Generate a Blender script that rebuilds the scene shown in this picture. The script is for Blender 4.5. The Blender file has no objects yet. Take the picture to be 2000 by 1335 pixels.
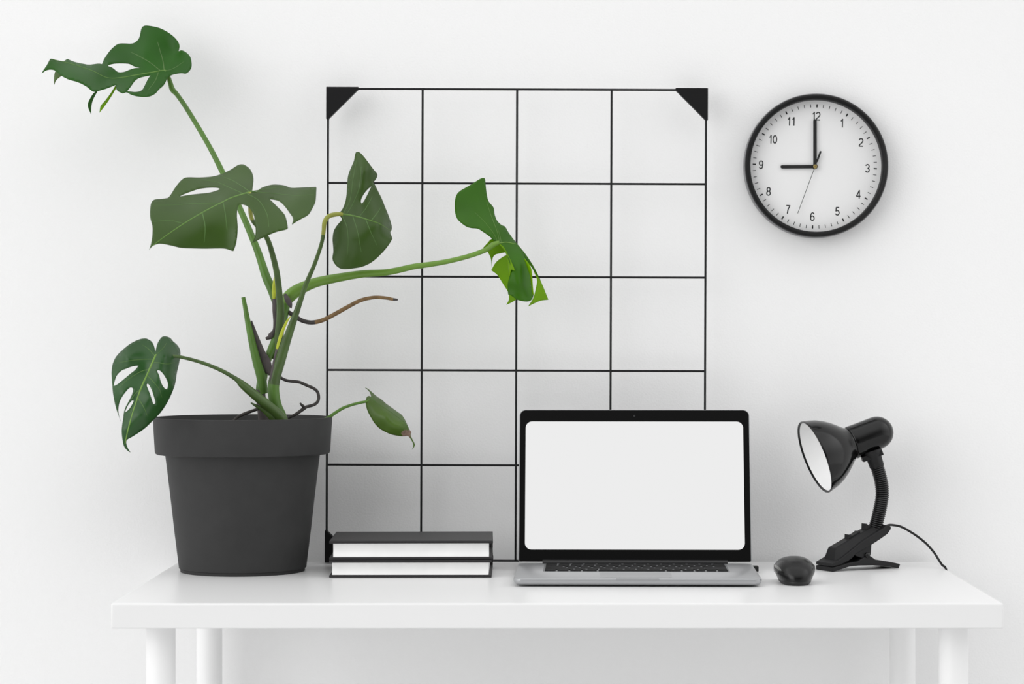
import bpy, bmesh, math, random
import numpy as np
from mathutils import Vector, Matrix
from mathutils.geometry import delaunay_2d_cdt

random.seed(7)
S = bpy.context.scene
COL = S.collection

# ------------------------------------------------------------------ camera
DESK_Z = 0.74                     # desk top height
CAM_D = 3.92                      # camera to wall distance (wall stands at y = 0)
CAM_Z = DESK_Z + 0.3633
FPX = 4800.0                      # focal length in pixels of the 2000 px wide frame
CX, CY = 1069.0, 650.0            # principal point in the frame
cam_data = bpy.data.cameras.new('camera')
cam = bpy.data.objects.new('camera', cam_data)
COL.objects.link(cam)
cam.location = (0, -CAM_D, CAM_Z)
cam.rotation_euler = (math.radians(90), 0, 0)
cam_data.sensor_width = 36
cam_data.lens = FPX / 2000 * 36
cam_data.shift_x = -(CX - 1000) / 2000
cam_data.shift_y = -(667.5 - CY) / 2000
cam_data.clip_start = 0.05
cam_data.dof.use_dof = True
cam_data.dof.focus_distance = 3.76
cam_data.dof.aperture_fstop = 5.6
S.camera = cam

# ------------------------------------------------------------------ world and light
S.view_settings.view_transform = 'Standard'
S.view_settings.look = 'None'
S.view_settings.gamma = 1.0
S.view_settings.exposure = -0.03
S.view_settings.use_curve_mapping = False
world = bpy.data.worlds.new('World')
S.world = world
world.use_nodes = True
wn = world.node_tree
wn.nodes.clear()
w_out = wn.nodes.new('ShaderNodeOutputWorld')
w_bg = wn.nodes.new('ShaderNodeBackground')
w_tc = wn.nodes.new('ShaderNodeTexCoord')
w_sep = wn.nodes.new('ShaderNodeSeparateXYZ')
wn.links.new(w_tc.outputs['Generated'], w_sep.inputs[0])


def w_range(sock, f0, f1, t0, t1):
    n = wn.nodes.new('ShaderNodeMapRange')
    n.interpolation_type = 'SMOOTHSTEP'
    for k, v in zip(('From Min', 'From Max', 'To Min', 'To Max'), (f0, f1, t0, t1)):
        n.inputs[k].default_value = v
    wn.links.new(sock, n.inputs['Value'])
    return n.outputs[0]


def w_add(p, q):
    n = wn.nodes.new('ShaderNodeMath')
    n.operation = 'ADD'
    wn.links.new(p, n.inputs[0])
    wn.links.new(q, n.inputs[1])
    return n.outputs[0]


# a dim room behind the viewer, a pale ceiling, pale walls to either side (the left one with the window)
w_ceil = w_range(w_sep.outputs['Z'], 0.16, 0.80, 0.09, 1.45)
w_left = w_range(w_sep.outputs['X'], -0.35, -0.95, 0.0, 1.1)
w_right = w_range(w_sep.outputs['X'], 0.35, 0.95, 0.0, 1.25)
wn.links.new(w_add(w_add(w_ceil, w_left), w_right), w_bg.inputs['Strength'])
w_bg.inputs['Color'].default_value = (1.0, 1.0, 1.0, 1)
wn.links.new(w_bg.outputs[0], w_out.inputs[0])

ld = bpy.data.lights.new('window_daylight', 'AREA')
ld.shape = 'RECTANGLE'
ld.size, ld.size_y = 9.5, 7.0
ld.energy = 450
ld.color = (1.0, 0.998, 0.995)
lo = bpy.data.objects.new('window_daylight', ld)
COL.objects.link(lo)
lo.location = (-7.9, -8.6, 3.5)
lo.rotation_euler = (Vector((0.15, -0.05, 1.1)) - Vector(lo.location)).to_track_quat('-Z', 'Y').to_euler()


# ------------------------------------------------------------------ helpers
def P(px, py, y):
    """the point at depth y (wall = 0, towards the viewer negative) seen at frame position px, py"""
    d = CAM_D + y
    return Vector(((px - CX) * d / FPX, y, CAM_Z - (py - CY) * d / FPX))


def lin(c):
    return tuple((v / 255 / 12.92) if v / 255 <= 0.04045 else ((v / 255 + 0.055) / 1.055) ** 2.4 for v in c)


def mat(name, rgb, rough=0.5, metallic=0.0, spec=0.5, coat=0.0, noise=None, bump=None, trans=0.0, trgb=None):
    """procedural principled material; rgb in sRGB 0..255; noise=(scale, amount), bump=(scale, strength, distance)"""
    m = bpy.data.materials.new(name)
    m.use_nodes = True
    nt = m.node_tree
    b = nt.nodes['Principled BSDF']
    out = nt.nodes['Material Output']
    c = lin(rgb)
    b.inputs['Base Color'].default_value = (*c, 1)
    b.inputs['Roughness'].default_value = rough
    b.inputs['Metallic'].default_value = metallic
    b.inputs['Specular IOR Level'].default_value = spec
    b.inputs['Coat Weight'].default_value = coat
    tc = nt.nodes.new('ShaderNodeTexCoord')
    if noise:
        n = nt.nodes.new('ShaderNodeTexNoise')
        n.inputs['Scale'].default_value = noise[0]
        n.inputs['Detail'].default_value = 4
        nt.links.new(tc.outputs['Object'], n.inputs['Vector'])
        r = nt.nodes.new('ShaderNodeValToRGB')
        a = noise[1]
        r.color_ramp.elements[0].position = 0.3
        r.color_ramp.elements[1].position = 0.7
        r.color_ramp.elements[0].color = (*[v * (1 - a) for v in c], 1)
        r.color_ramp.elements[1].color = (*[min(1, v * (1 + a)) for v in c], 1)
        nt.links.new(n.outputs['Fac'], r.inputs['Fac'])
        nt.links.new(r.outputs['Color'], b.inputs['Base Color'])
    if bump:
        n2 = nt.nodes.new('ShaderNodeTexNoise')
        n2.inputs['Scale'].default_value = bump[0]
        n2.inputs['Detail'].default_value = 3
        nt.links.new(tc.outputs['Object'], n2.inputs['Vector'])
        bm = nt.nodes.new('ShaderNodeBump')
        bm.inputs['Strength'].default_value = bump[1]
        bm.inputs['Distance'].default_value = bump[2]
        nt.links.new(n2.outputs['Fac'], bm.inputs['Height'])
        nt.links.new(bm.outputs[0], b.inputs['Normal'])
    if trans:
        t = nt.nodes.new('ShaderNodeBsdfTranslucent')
        t.inputs['Color'].default_value = (*lin(trgb or rgb), 1)
        mx = nt.nodes.new('ShaderNodeMixShader')
        mx.inputs[0].default_value = trans
        nt.links.new(b.outputs[0], mx.inputs[1])
        nt.links.new(t.outputs[0], mx.inputs[2])
        nt.links.new(mx.outputs[0], out.inputs['Surface'])
    return m


class MB:
    """collects shapes for ONE mesh object"""

    def __init__(self):
        self.v, self.f, self.mi = [], [], []

    def add(self, verts, faces, mi=0):
        o = len(self.v)
        self.v += [Vector(p) for p in verts]
        self.f += [[o + i for i in f] for f in faces]
        self.mi += [mi] * len(faces)

    def box(self, c, s, mi=0, m=None):
        x, y, z = c
        a, b, d = s[0] / 2, s[1] / 2, s[2] / 2
        vs = [Vector((x + i * a, y + j * b, z + k * d)) for i in (-1, 1) for j in (-1, 1) for k in (-1, 1)]
        if m:
            vs = [m @ p for p in vs]
        self.add(vs, [[0, 1, 3, 2], [4, 6, 7, 5], [0, 4, 5, 1], [2, 3, 7, 6], [0, 2, 6, 4], [1, 5, 7, 3]], mi)

    def prism(self, poly, h0, h1, m=None, mi=0):
        """poly in local x,y, extruded along local z from h0 to h1, then moved by m"""
        n = len(poly)
        vs = [Vector((x, y, h0)) for x, y in poly] + [Vector((x, y, h1)) for x, y in poly]
        if m:
            vs = [m @ p for p in vs]
        fs = [list(range(n))[::-1], list(range(n, 2 * n))]
        fs += [[i, (i + 1) % n, n + (i + 1) % n, n + i] for i in range(n)]
        self.add(vs, fs, mi)

    def lathe(self, prof, m=None, seg=64, mi=0, cap0=False, cap1=False, closed=False):
        """prof: list of (radius, height) turned about local z"""
        vs, fs = [], []
        for r, h in prof:
            for k in range(seg):
                a = 2 * math.pi * k / seg
                vs.append(Vector((r * math.cos(a), r * math.sin(a), h)))
        n = len(prof)
        rng = range(n) if closed else range(n - 1)
        for i in rng:
            j = (i + 1) % n
            for k in range(seg):
                l = (k + 1) % seg
                fs.append([i * seg + k, i * seg + l, j * seg + l, j * seg + k])
        if cap0:
            fs.append(list(range(seg))[::-1])
        if cap1:
            fs.append([(n - 1) * seg + k for k in range(seg)])
        if m:
            vs = [m @ p for p in vs]
        self.add(vs, fs, mi)

    def tube(self, pts, rad, seg=12, mi=0, cap=True, flat=1.0):
        """swept round section; rad: one radius per point; mi may be a function of the fraction along"""
        pts = [Vector(p) for p in pts]
        n = len(pts)
        up = Vector((0, 1, 0))
        vs = []
        for i in range(n):
            t = (pts[min(i + 1, n - 1)] - pts[max(i - 1, 0)]).normalized()
            u = up - t * up.dot(t)
            if u.length < 1e-4:
                u = Vector((1, 0, 0)) - t * t.x
            u.normalize()
            w = t.cross(u)
            up = u
            for k in range(seg):
                a = 2 * math.pi * k / seg
                vs.append(pts[i] + (u * math.cos(a) * flat + w * math.sin(a)) * rad[i])
        o = len(self.v)
        self.v += vs
        for i in range(n - 1):
            m_i = mi(i / (n - 1)) if callable(mi) else mi
            for k in range(seg):
                l = (k + 1) % seg
                self.f.append([o + i * seg + k, o + i * seg + l, o + (i + 1) * seg + l, o + (i + 1) * seg + k])
                self.mi.append(m_i)
        if cap:
            self.f.append([o + k for k in range(seg)][::-1])
            self.mi.append(mi(0) if callable(mi) else mi)
            self.f.append([o + (n - 1) * seg + k for k in range(seg)])
            self.mi.append(mi(1) if callable(mi) else mi)

    def build(self, name, mats, parent=None, loc=None, bevel=0.0, bseg=2, angle=35, smooth=True, solid=0.0):
        """link as one object; vertices are given in the frame of the top-level parent, or in world
        coordinates when loc (an origin) is given for a mesh that is its own thing"""
        off = Vector((0, 0, 0))
        me = bpy.data.meshes.new(name)
        if loc is not None:
            off = Vector(loc)
        me.from_pydata([tuple(p - off) for p in self.v], [], self.f)
        me.validate()
        if not isinstance(mats, (list, tuple)):
            mats = [mats]
        for mm in mats:
            me.materials.append(mm)
        if len(me.polygons) == len(self.mi):
            me.polygons.foreach_set('material_index', self.mi)
        bm = bmesh.new()
        bm.from_mesh(me)
        if not solid:
            bmesh.ops.recalc_face_normals(bm, faces=bm.faces[:])
        bm.to_mesh(me)
        bm.free()
        if smooth:
            me.polygons.foreach_set('use_smooth', [True] * len(me.polygons))
            me.set_sharp_from_angle(angle=math.radians(angle))
        o = bpy.data.objects.new(name, me)
        COL.objects.link(o)
        if loc is not None:
            o.location = off
        if parent is not None:
            o.parent = parent
        if bevel:
            b = o.modifiers.new('bevel', 'BEVEL')
            b.width = bevel
            b.segments = bseg
            b.limit_method = 'ANGLE'
            b.angle_limit = math.radians(40)
            b.harden_normals = False
        if solid:
            s = o.modifiers.new('thickness', 'SOLIDIFY')
            s.thickness = solid
            s.offset = 0
        return o


def tag(o, label, cat, group=None, kind=None):
    o['label'] = label
    o['category'] = cat
    if group:
        o['group'] = group
    if kind:
        o['kind'] = kind
    return o


def thing(name, loc, label, cat, rz=0.0, group=None):
    o = bpy.data.objects.new(name, None)
    COL.objects.link(o)
    o.empty_display_size = 0.05
    o.location = loc
    o.rotation_euler = (0, 0, rz)
    return tag(o, label, cat, group)


def shifted(mb, root):
    """turn world coordinates into the frame of an unrotated root"""
    off = Vector(root.location)
    mb.v = [p - off for p in mb.v]
    return mb


def catmull(pts, per=8):
    """open Catmull-Rom through points (any dimension, numpy)"""
    p = np.array(pts, float)
    p = np.vstack([2 * p[0] - p[1], p, 2 * p[-1] - p[-2]])
    out = []
    for i in range(1, len(p) - 2):
        for k in range(per):
            t = k / per
            a, b, c, d = p[i - 1], p[i], p[i + 1], p[i + 2]
            out.append(0.5 * ((2 * b) + (-a + c) * t + (2 * a - 5 * b + 4 * c - d) * t * t + (-a + 3 * b - 3 * c + d) * t ** 3))
    out.append(p[-2])
    return np.array(out)


def loop_curve(pts, step):
    """closed smooth loop; points with a third value are corners; resampled to about step"""
    n = len(pts)
    cs = [i for i, q in enumerate(pts) if len(q) == 3]
    xy = [(q[0], q[1]) for q in pts]
    if not cs:
        ext = xy[-2:] + xy + xy[:3]
        c = catmull(ext, 8)[2 * 8:(2 + n) * 8]
    else:
        xy = xy[cs[0]:] + xy[:cs[0]]
        cs = [i - cs[0] for i in cs] + [n]
        xy.append(xy[0])
        segs = [catmull(xy[a:b + 1], 8)[:-1] for a, b in zip(cs[:-1], cs[1:])]
        c = np.vstack(segs)
    q = np.vstack([c, c[:1]])
    L = np.concatenate([[0], np.cumsum(np.linalg.norm(np.diff(q, axis=0), axis=1))])
    m = max(8, int(L[-1] / step))
    s = np.linspace(0, L[-1], m, endpoint=False)
    return np.stack([np.interp(s, L, q[:, 0]), np.interp(s, L, q[:, 1])], 1)


def inside(poly, p):
    x, y = p[:, 0], p[:, 1]
    r = np.zeros(len(p), bool)
    n = len(poly)
    for i in range(n):
        x0, y0 = poly[i]
        x1, y1 = poly[(i + 1) % n]
        c = ((y0 > y) != (y1 > y))
        with np.errstate(divide='ignore', invalid='ignore'):
            r ^= c & (x < (x1 - x0) * (y - y0) / (y1 - y0 + 1e-12) + x0)
    return r


class Depth:
    """thin-plate surface through (x, y, z) control points"""

    def __init__(self, ctrl):
        c = np.array(ctrl, float)
        self.o = c[:, :2].mean(0)
        self.s = max(np.ptp(c[:, 0]), np.ptp(c[:, 1]), 1.0)
        self.p = (c[:, :2] - self.o) / self.s
        n = len(c)
        if n < 4:
            A = np.c_[np.ones(n), self.p]
            self.w = np.zeros(n)
            self.a = np.linalg.lstsq(A, c[:, 2], rcond=None)[0]
            return
        K = self.phi(np.linalg.norm(self.p[:, None] - self.p[None], axis=2)) + np.eye(n) * 1e-3
        Q = np.c_[np.ones(n), self.p]
        M = np.block([[K, Q], [Q.T, np.zeros((3, 3))]])
        sol = np.linalg.solve(M, np.r_[c[:, 2], 0, 0, 0])
        self.w, self.a = sol[:n], sol[n:]

    @staticmethod
    def phi(r):
        return np.where(r > 1e-9, r * r * np.log(r + 1e-12), 0)

    def __call__(self, p):
        q = (np.array(p, float).reshape(-1, 2) - self.o) / self.s
        K = self.phi(np.linalg.norm(q[:, None] - self.p[None], axis=2))
        return K @ self.w + np.c_[np.ones(len(q)), q] @ self.a


def sheet(mb, outline, holes, depth, y0, fr, step=3.0, mi=0, spot=None):
    """a curved leaf surface: outline and holes, each point set at its own depth (mm towards the viewer)"""
    ox, oy, sc = fr

    def T(l):
        return [((q[0] / sc + ox), (q[1] / sc + oy), *q[2:]) for q in l]
    D = depth if isinstance(depth, Depth) else Depth([(x / sc + ox, y / sc + oy, z) for x, y, z in depth])
    loops = [loop_curve(T(outline), step)] + [loop_curve(T(h), step) for h in holes]
    vs, es = [], []
    for L in loops:
        o = len(vs)
        vs += [tuple(p) for p in L]
        es += [(o + i, o + (i + 1) % len(L)) for i in range(len(L))]
    allb = np.array(vs)
    g = step * 1.5
    x0, y0_, x1, y1 = allb[:, 0].min(), allb[:, 1].min(), allb[:, 0].max(), allb[:, 1].max()
    pts = []
    r = 0
    y = y0_
    while y < y1:
        x = x0 + (g / 2 if r % 2 else 0)
        while x < x1:
            pts.append((x, y))
            x += g
        y += g * 0.866
        r += 1
    if pts:
        pts = np.array(pts)
        ok = inside(loops[0], pts)
        for h in loops[1:]:
            ok &= ~inside(h, pts)
        pts = pts[ok]
        if len(pts):
            dm = np.min(np.linalg.norm(pts[:, None] - allb[None], axis=2), axis=1)
            pts = pts[dm > step * 0.75]
        vs += [tuple(p) for p in pts]
    rv, re, rf, *_ = delaunay_2d_cdt([Vector(p) for p in vs], es, [], 0, 1e-5)
    A = np.array([tuple(p) for p in rv])
    F = np.array([f for f in rf if len(f) == 3])
    cen = A[F].mean(1)
    ok = inside(loops[0], cen)
    for h in loops[1:]:
        ok &= ~inside(h, cen)
    F = F[ok]
    z = D(A)
    W = [P(a[0], a[1], y0 - zz / 1000) for a, zz in zip(A, z)]
    # consistent winding: front faces the viewer
    faces = []
    for f in F:
        a, b, c = A[f[0]], A[f[1]], A[f[2]]
        cr = (b[0] - a[0]) * (c[1] - a[1]) - (b[1] - a[1]) * (c[0] - a[0])
        faces.append(list(map(int, f)) if cr < 0 else [int(f[0]), int(f[2]), int(f[1])])
    if spot:
        o = len(mb.v)
        mb.v += W
        for f in faces:
            c = A[f].mean(0)
            hit = any(((c[0] - (sx / sc + ox)) / (ra / sc)) ** 2 + ((c[1] - (sy / sc + oy)) / (rb / sc)) ** 2 < 1 for sx, sy, ra, rb in spot)
            mb.f.append([o + i for i in f])
            mb.mi.append(2 if hit else mi)
    else:
        mb.add(W, faces, mi)
    return D


def vein(mb, D, pts, y0, fr, r0, r1, mi=None):
    """a fine raised rib following the leaf surface; radii in mm"""
    ox, oy, sc = fr
    mi = (1 if r0 > 0.95 else 4) if mi is None else mi
    c = catmull([(x / sc + ox, y / sc + oy) for x, y in pts], 6)
    z = D(c)
    W = [P(a[0], a[1], y0 - zz / 1000 - 0.0001) for a, zz in zip(c, z)]
    n = len(W)
    mb.tube(W, [(r0 + (r1 - r0) * i / (n - 1)) / 1000 for i in range(n)], seg=6, mi=mi, flat=0.55)


def ptube(mb, pts, per=6, seg=14, mi=0, flat=1.0):
    """tube through (px, py, y, width in px)"""
    c = catmull(pts, per)
    W = [P(a[0], a[1], a[2]) for a in c]
    R = [max(0.2, a[3]) / 2 * (CAM_D + a[2]) / FPX for a in c]
    mb.tube(W, R, seg=seg, mi=mi, flat=flat)


# ------------------------------------------------------------------ materials
M_wall = mat('white_plaster', (240, 240, 240), 0.9, spec=0.2, bump=(330, 0.22, 0.002))
M_floor = mat('pale_floor', (212, 212, 212), 0.6, noise=(3, 0.06))
M_desk = mat('white_lacquer', (225, 225, 225), 0.32, spec=0.35)
M_leg = mat('white_powder_coat', (236, 236, 236), 0.4)
M_pot = mat('anthracite_plastic', (53, 53, 53), 0.62, spec=0.2, noise=(40, 0.05), bump=(1400, 0.15, 0.0006))
M_soil = mat('potting_soil', (44, 34, 26), 0.95, noise=(90, 0.5), bump=(120, 0.8, 0.006))
M_wire = mat('black_wire_paint', (20, 20, 21), 0.5, spec=0.25)
M_brk = mat('black_plastic_matt', (17, 17, 18), 0.6, spec=0.2)
M_clockrim = mat('clock_black', (10, 10, 11), 0.45, spec=0.22)
M_clockside = mat('clock_side_grey', (120, 120, 122), 0.4)
M_dial = mat('dial_white', (238, 238, 238), 0.7)
M_ink = mat('dial_ink', (30, 30, 32), 0.6)
M_hand = mat('clock_hand_black', (20, 20, 20), 0.5)
M_brass = mat('brass_pin', (190, 170, 110), 0.35, metallic=0.9)
M_cover = mat('book_cloth_black', (36, 35, 36), 0.5, spec=0.4, bump=(900, 0.15, 0.0005))
M_page = mat('book_paper', (244, 244, 243), 0.85, noise=(30, 0.03))
M_alu = mat('brushed_aluminium', (172, 173, 175), 0.36, metallic=0.55)
M_bezel = mat('screen_glass_black', (7, 7, 7), 0.12, spec=0.14)
M_hinge = mat('hinge_black', (26, 26, 27), 0.45)
M_key = mat('key_black', (20, 20, 21), 0.7, spec=0.15)
M_keywell = mat('key_well_grey', (112, 113, 115), 0.5, metallic=0.3, spec=0.2)
M_pad = mat('trackpad_grey', (165, 166, 168), 0.35, metallic=0.7)
M_rubber = mat('rubber_black', (22, 22, 22), 0.8)
M_gloss = mat('lamp_gloss_black', (8, 8, 8), 0.13, spec=0.36)
M_satin = mat('lamp_satin_black', (24, 24, 25), 0.5, spec=0.28)
M_goose = mat('lamp_neck_black', (16, 16, 17), 0.3, spec=0.5)
M_liner = mat('shade_white_inside', (250, 250, 250), 0.45)
M_bulb = mat('bulb_opal', (245, 244, 240), 0.35)
M_mouse = mat('mouse_black', (11, 11, 11), 0.26, spec=0.34)
M_mouseb = mat('mouse_base_black', (17, 17, 17), 0.5)
M_mousegrip = mat('mouse_side_chrome', (120, 120, 118), 0.2, metallic=0.8)
M_leafA = mat('leaf_fresh_green', (34, 84, 10), 0.42, spec=0.24, noise=(14, 0.14), trans=0.12, trgb=(90, 150, 30))
M_leafB = mat('leaf_olive_green', (52, 78, 22), 0.38, spec=0.34, noise=(14, 0.12), trans=0.08, trgb=(90, 140, 40))
M_leafC = mat('leaf_deep_green', (38, 78, 32), 0.34, spec=0.4, noise=(14, 0.14), trans=0.08, trgb=(80, 130, 50))
M_leafD = mat('leaf_bright_green', (54, 104, 6), 0.42, spec=0.24, noise=(14, 0.12), trans=0.2, trgb=(120, 180, 20))
M_leafU = mat('leaf_underside_yellow_green', (122, 166, 10), 0.5, spec=0.2, noise=(14, 0.1), trans=0.4, trgb=(150, 200, 20))
M_leafE = mat('leaf_young_green', (70, 98, 28), 0.42, spec=0.4, noise=(16, 0.14), trans=0.12, trgb=(110, 150, 30))
M_vein = mat('leaf_rib_pale', (84, 122, 40), 0.45)
M_veinS = mat('leaf_side_rib', (68, 104, 38), 0.45)
M_veinD = mat('leaf_rib_yellow', (104, 142, 50), 0.45)
M_scar = mat('leaf_dry_spot', (120, 98, 84), 0.8, noise=(160, 0.4))
M_pet = mat('petiole_green', (78, 116, 40), 0.42, spec=0.45, noise=(30, 0.18))
M_petL = mat('petiole_light_green', (104, 142, 52), 0.42, spec=0.45, noise=(30, 0.12))
M_petD = mat('petiole_dark_green', (66, 90, 40), 0.42, spec=0.45, noise=(36, 0.22))
M_yel = mat('sheath_yellow', (168, 178, 40), 0.5, noise=(60, 0.15))
M_gen = mat('petiole_yellowing_bend', (142, 146, 58), 0.5, noise=(40, 0.12))
M_husk = mat('husk_grey_brown', (84, 78, 78), 0.85, noise=(60, 0.3), bump=(200, 0.5, 0.001))
M_root = mat('aerial_root_dark', (62, 58, 56), 0.8, noise=(120, 0.35), bump=(300, 0.5, 0.001))
M_rootB = mat('aerial_root_brown', (118, 92, 58), 0.75, noise=(120, 0.35), bump=(300, 0.5, 0.001))


def display_material():
    m = bpy.data.materials.new('lit_display')
    m.use_nodes = True
    nt = m.node_tree
    b = nt.nodes['Principled BSDF']
    b.inputs['Base Color'].default_value = (0.01, 0.01, 0.01, 1)
    b.inputs['Roughness'].default_value = 0.6
    b.inputs['Specular IOR Level'].default_value = 0.05
    b.inputs['Emission Color'].default_value = (*lin((239, 239, 239)), 1)
    b.inputs['Emission Strength'].default_value = 0.985
    return m


def pane_material():
    m = bpy.data.materials.new('clock_glass')
    m.use_nodes = True
    nt = m.node_tree
    nt.nodes.clear()
    out = nt.nodes.new('ShaderNodeOutputMaterial')
    t = nt.nodes.new('ShaderNodeBsdfTransparent')
    t.inputs['Color'].default_value = (0.99, 0.99, 0.99, 1)
    g = nt.nodes.new('ShaderNodeBsdfGlossy')
    g.inputs['Roughness'].default_value = 0.05
    f = nt.nodes.new('ShaderNodeFresnel')
    f.inputs['IOR'].default_value = 1.3
    mx = nt.nodes.new('ShaderNodeMixShader')
    geo = nt.nodes.new('ShaderNodeNewGeometry')
    inv = nt.nodes.new('ShaderNodeMath')
    inv.operation = 'SUBTRACT'
    inv.inputs[0].default_value = 1.0
    nt.links.new(geo.outputs['Backfacing'], inv.inputs[1])
    mu = nt.nodes.new('ShaderNodeMath')
    mu.operation = 'MULTIPLY'
    nt.links.new(f.outputs[0], mu.inputs[0])
    nt.links.new(inv.outputs[0], mu.inputs[1])
    nt.links.new(mu.outputs[0], mx.inputs[0])
    nt.links.new(t.outputs[0], mx.inputs[1])
    nt.links.new(g.outputs[0], mx.inputs[2])
    nt.links.new(mx.outputs[0], out.inputs[0])
    return m


M_disp = display_material()
M_pane = pane_material()

# ------------------------------------------------------------------ room
b = MB()
b.box((0, 0.05, 1.4), (9.0, 0.1, 2.8))
w = b.build('wall_back', M_wall, loc=(0, 0, 0))
w['kind'] = 'structure'
b = MB()
b.box((0, -3.0, -0.05), (9.0, 6.2, 0.1))
w = b.build('floor', M_floor, loc=(0, 0, 0))
w['kind'] = 'structure'

# ------------------------------------------------------------------ desk
DX0, DX1 = -0.5868, 0.6136
DYF, DYB = -0.615, -0.014
DXC = (DX0 + DX1) / 2
desk = thing('desk', (DXC, (DYF + DYB) / 2, 0), 'white rectangular desk on round white legs against the wall', 'desk')
b = MB()
b.box((0, 0, DESK_Z - 0.0172), (DX1 - DX0, DYB - DYF, 0.0344))
b.build('tabletop', M_desk, desk, bevel=0.0022, bseg=3)
for lx in (-0.5425, 0.5425):
    for ly in (CAM_D * 0 - 0.555, -0.072):
        b = MB()
        m = Matrix.Translation((lx, ly - desk.location.y, 0))
        zt = DESK_Z - 0.0344
        b.lathe([(0.02, 0.012), (0.02, zt)], m, seg=40, cap0=True, cap1=True)
        lg = b.build('leg', M_leg, desk)
        b = MB()
        b.lathe([(0.019, 0.0), (0.0208, 0.002), (0.0208, 0.012), (0.0, 0.012)], m, seg=32, cap0=True)
        b.build('foot_cap', M_leg, lg)

# ------------------------------------------------------------------ plant pot
POT = Vector((P(474.3, 900, -0.16).x, -0.16, DESK_Z))
pot = thing('flower_pot', POT, 'large round anthracite plastic flower pot on the left of the desk', 'flower pot')
b = MB()
b.lathe([(0.0, 0.004), (0.086, 0.004), (0.088, 0.0), (0.0945, 0.0), (0.0948, 0.0045), (0.0968, 0.0055), (0.0972, 0.009),
         (0.1035, 0.06), (0.1092, 0.11), (0.1140, 0.150), (0.1185, 0.186), (0.1225, 0.19), (0.1225, 0.2), (0.118, 0.2),
         (0.113, 0.17), (0.102, 0.08), (0.094, 0.012), (0.0, 0.010)], seg=128)
b.build('pot_body', M_pot, pot, angle=40)
b = MB()
b.lathe([(0.1185, 0.183), (0.119, 0.1795), (0.1305, 0.179), (0.1322, 0.180), (0.1332, 0.183), (0.1362, 0.2335), (0.1358, 0.2345),
         (0.1340, 0.2348), (0.1332, 0.2340), (0.1300, 0.200), (0.1185, 0.1985)], seg=128, closed=True)
b.build('rim_band', M_pot, pot, angle=40)

# ------------------------------------------------------------------ monstera plant
plant = thing('monstera_plant', POT + Vector((0.034, 0, 0.19)), 'green monstera houseplant with split leaves growing in the grey pot', 'plant')


def part(mb, name, mats, parent=plant, **k):
    return shifted(mb, plant).build(name, mats, parent, **k)


b = MB()
prof = []
for i in range(9):
    r = 0.112 * i / 8
    prof.append((r, 0.193 + 0.004 * math.cos(i * 2.1)))
b.lathe(prof + [(0.112, 0.17), (0.0, 0.17)], Matrix.Translation(POT), seg=48)
part(b, 'soil', M_soil)

# leaf high on the left -------------------------------------------------
fr = (80, 40, 2000 / 310)
b = MB()
Y = -0.105
out1 = [(1640, 690), (1700, 672), (1770, 664), (1825, 668), (1870, 635), (1897, 580), (1893, 500), (1870, 440), (1820, 395), (1775, 375),
        (1733, 388, 1), (1745, 320), (1725, 265), (1680, 210), (1610, 155), (1540, 115), (1470, 88), (1390, 72), (1320, 65), (1280, 82),
        (1262, 120), (1250, 180), (1230, 235), (1180, 280), (1130, 293), (1060, 290), (990, 292), (940, 315), (880, 370), (830, 435),
        (795, 490), (770, 550, 1), (725, 544), (660, 552), (600, 558), (540, 548), (470, 535), (400, 515), (330, 484, 1), (285, 518, 1),
        (200, 502), (125, 482), (100, 515), (70, 570), (35, 620), (10, 668, 1), (45, 640), (85, 622), (130, 618), (180, 632),
        (250, 690), (330, 735), (380, 752), (440, 768), (510, 795), (580, 835), (640, 885), (680, 898), (730, 885), (800, 865),
        (870, 840), (945, 808, 1), (948, 850), (960, 880), (1000, 905), (1035, 918, 1), (1080, 903), (1130, 930), (1200, 952),
        (1290, 962), (1370, 955), (1440, 920), (1490, 865), (1540, 820), (1570, 775), (1595, 720)]
h1 = [(838, 572), (880, 552), (960, 540), (1090, 543), (1140, 560), (1180, 580), (1255, 598, 1), (1190, 600), (1120, 620),
      (1060, 645), (1000, 655), (960, 645), (920, 610), (880, 585)]
h2 = [(1382, 690, 1), (1345, 745), (1310, 815), (1270, 880), (1190, 902), (1085, 890, 1), (1130, 835), (1185, 760), (1250, 720)]
dep1 = [(1550, 630, 0), (1320, 70, -42), (1600, 160, -30), (1130, 300, -45), (1300, 400, -16), (950, 330, -52), (800, 520, -30), (1850, 550, 22),
        (1780, 400, -2), (1735, 400, -18), (10, 668, 66), (125, 485, 36), (330, 485, 8), (650, 635, 26), (650, 880, 84), (850, 730, 12), (900, 600, -6),
        (600, 560, 2), (400, 640, 54), (1290, 960, 58), (1440, 780, 26), (1035, 915, 62), (1200, 690, 6), (1100, 640, -8)]
D1 = sheet(b, out1, [h1, h2], dep1, Y, fr)
sheet(b, [(183, 640), (230, 668), (256, 695), (205, 738), (180, 770), (170, 805, 1), (165, 735)], [], [(180, 650, 30), (255, 695, 44), (170, 800, 36)], Y, fr, 2, 3)
sheet(b, [(712, 888), (665, 915), (622, 980), (595, 1040), (597, 1100), (630, 1178, 1), (635, 1080), (655, 1000), (690, 930)], [],
      [(700, 900, 62), (600, 1050, 66), (630, 1170, 58), (640, 1000, 64)], Y, fr, 2, 0)
sheet(b, [(950, 805), (915, 860), (870, 930), (810, 1010), (755, 1075), (738, 1158, 1), (785, 1100), (850, 1010), (912, 910), (945, 850)], [],
      [(950, 805, 30), (820, 990, 30), (738, 1155, 36), (760, 1080, 32)], Y, fr, 2, 5)
vein(b, D1, [(1580, 640), (1550, 630), (1400, 655), (1230, 684), (1040, 718), (900, 731), (800, 712), (650, 637), (450, 568), (290, 525), (140, 490)], Y, fr, 1.1, 0.4)
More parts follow.
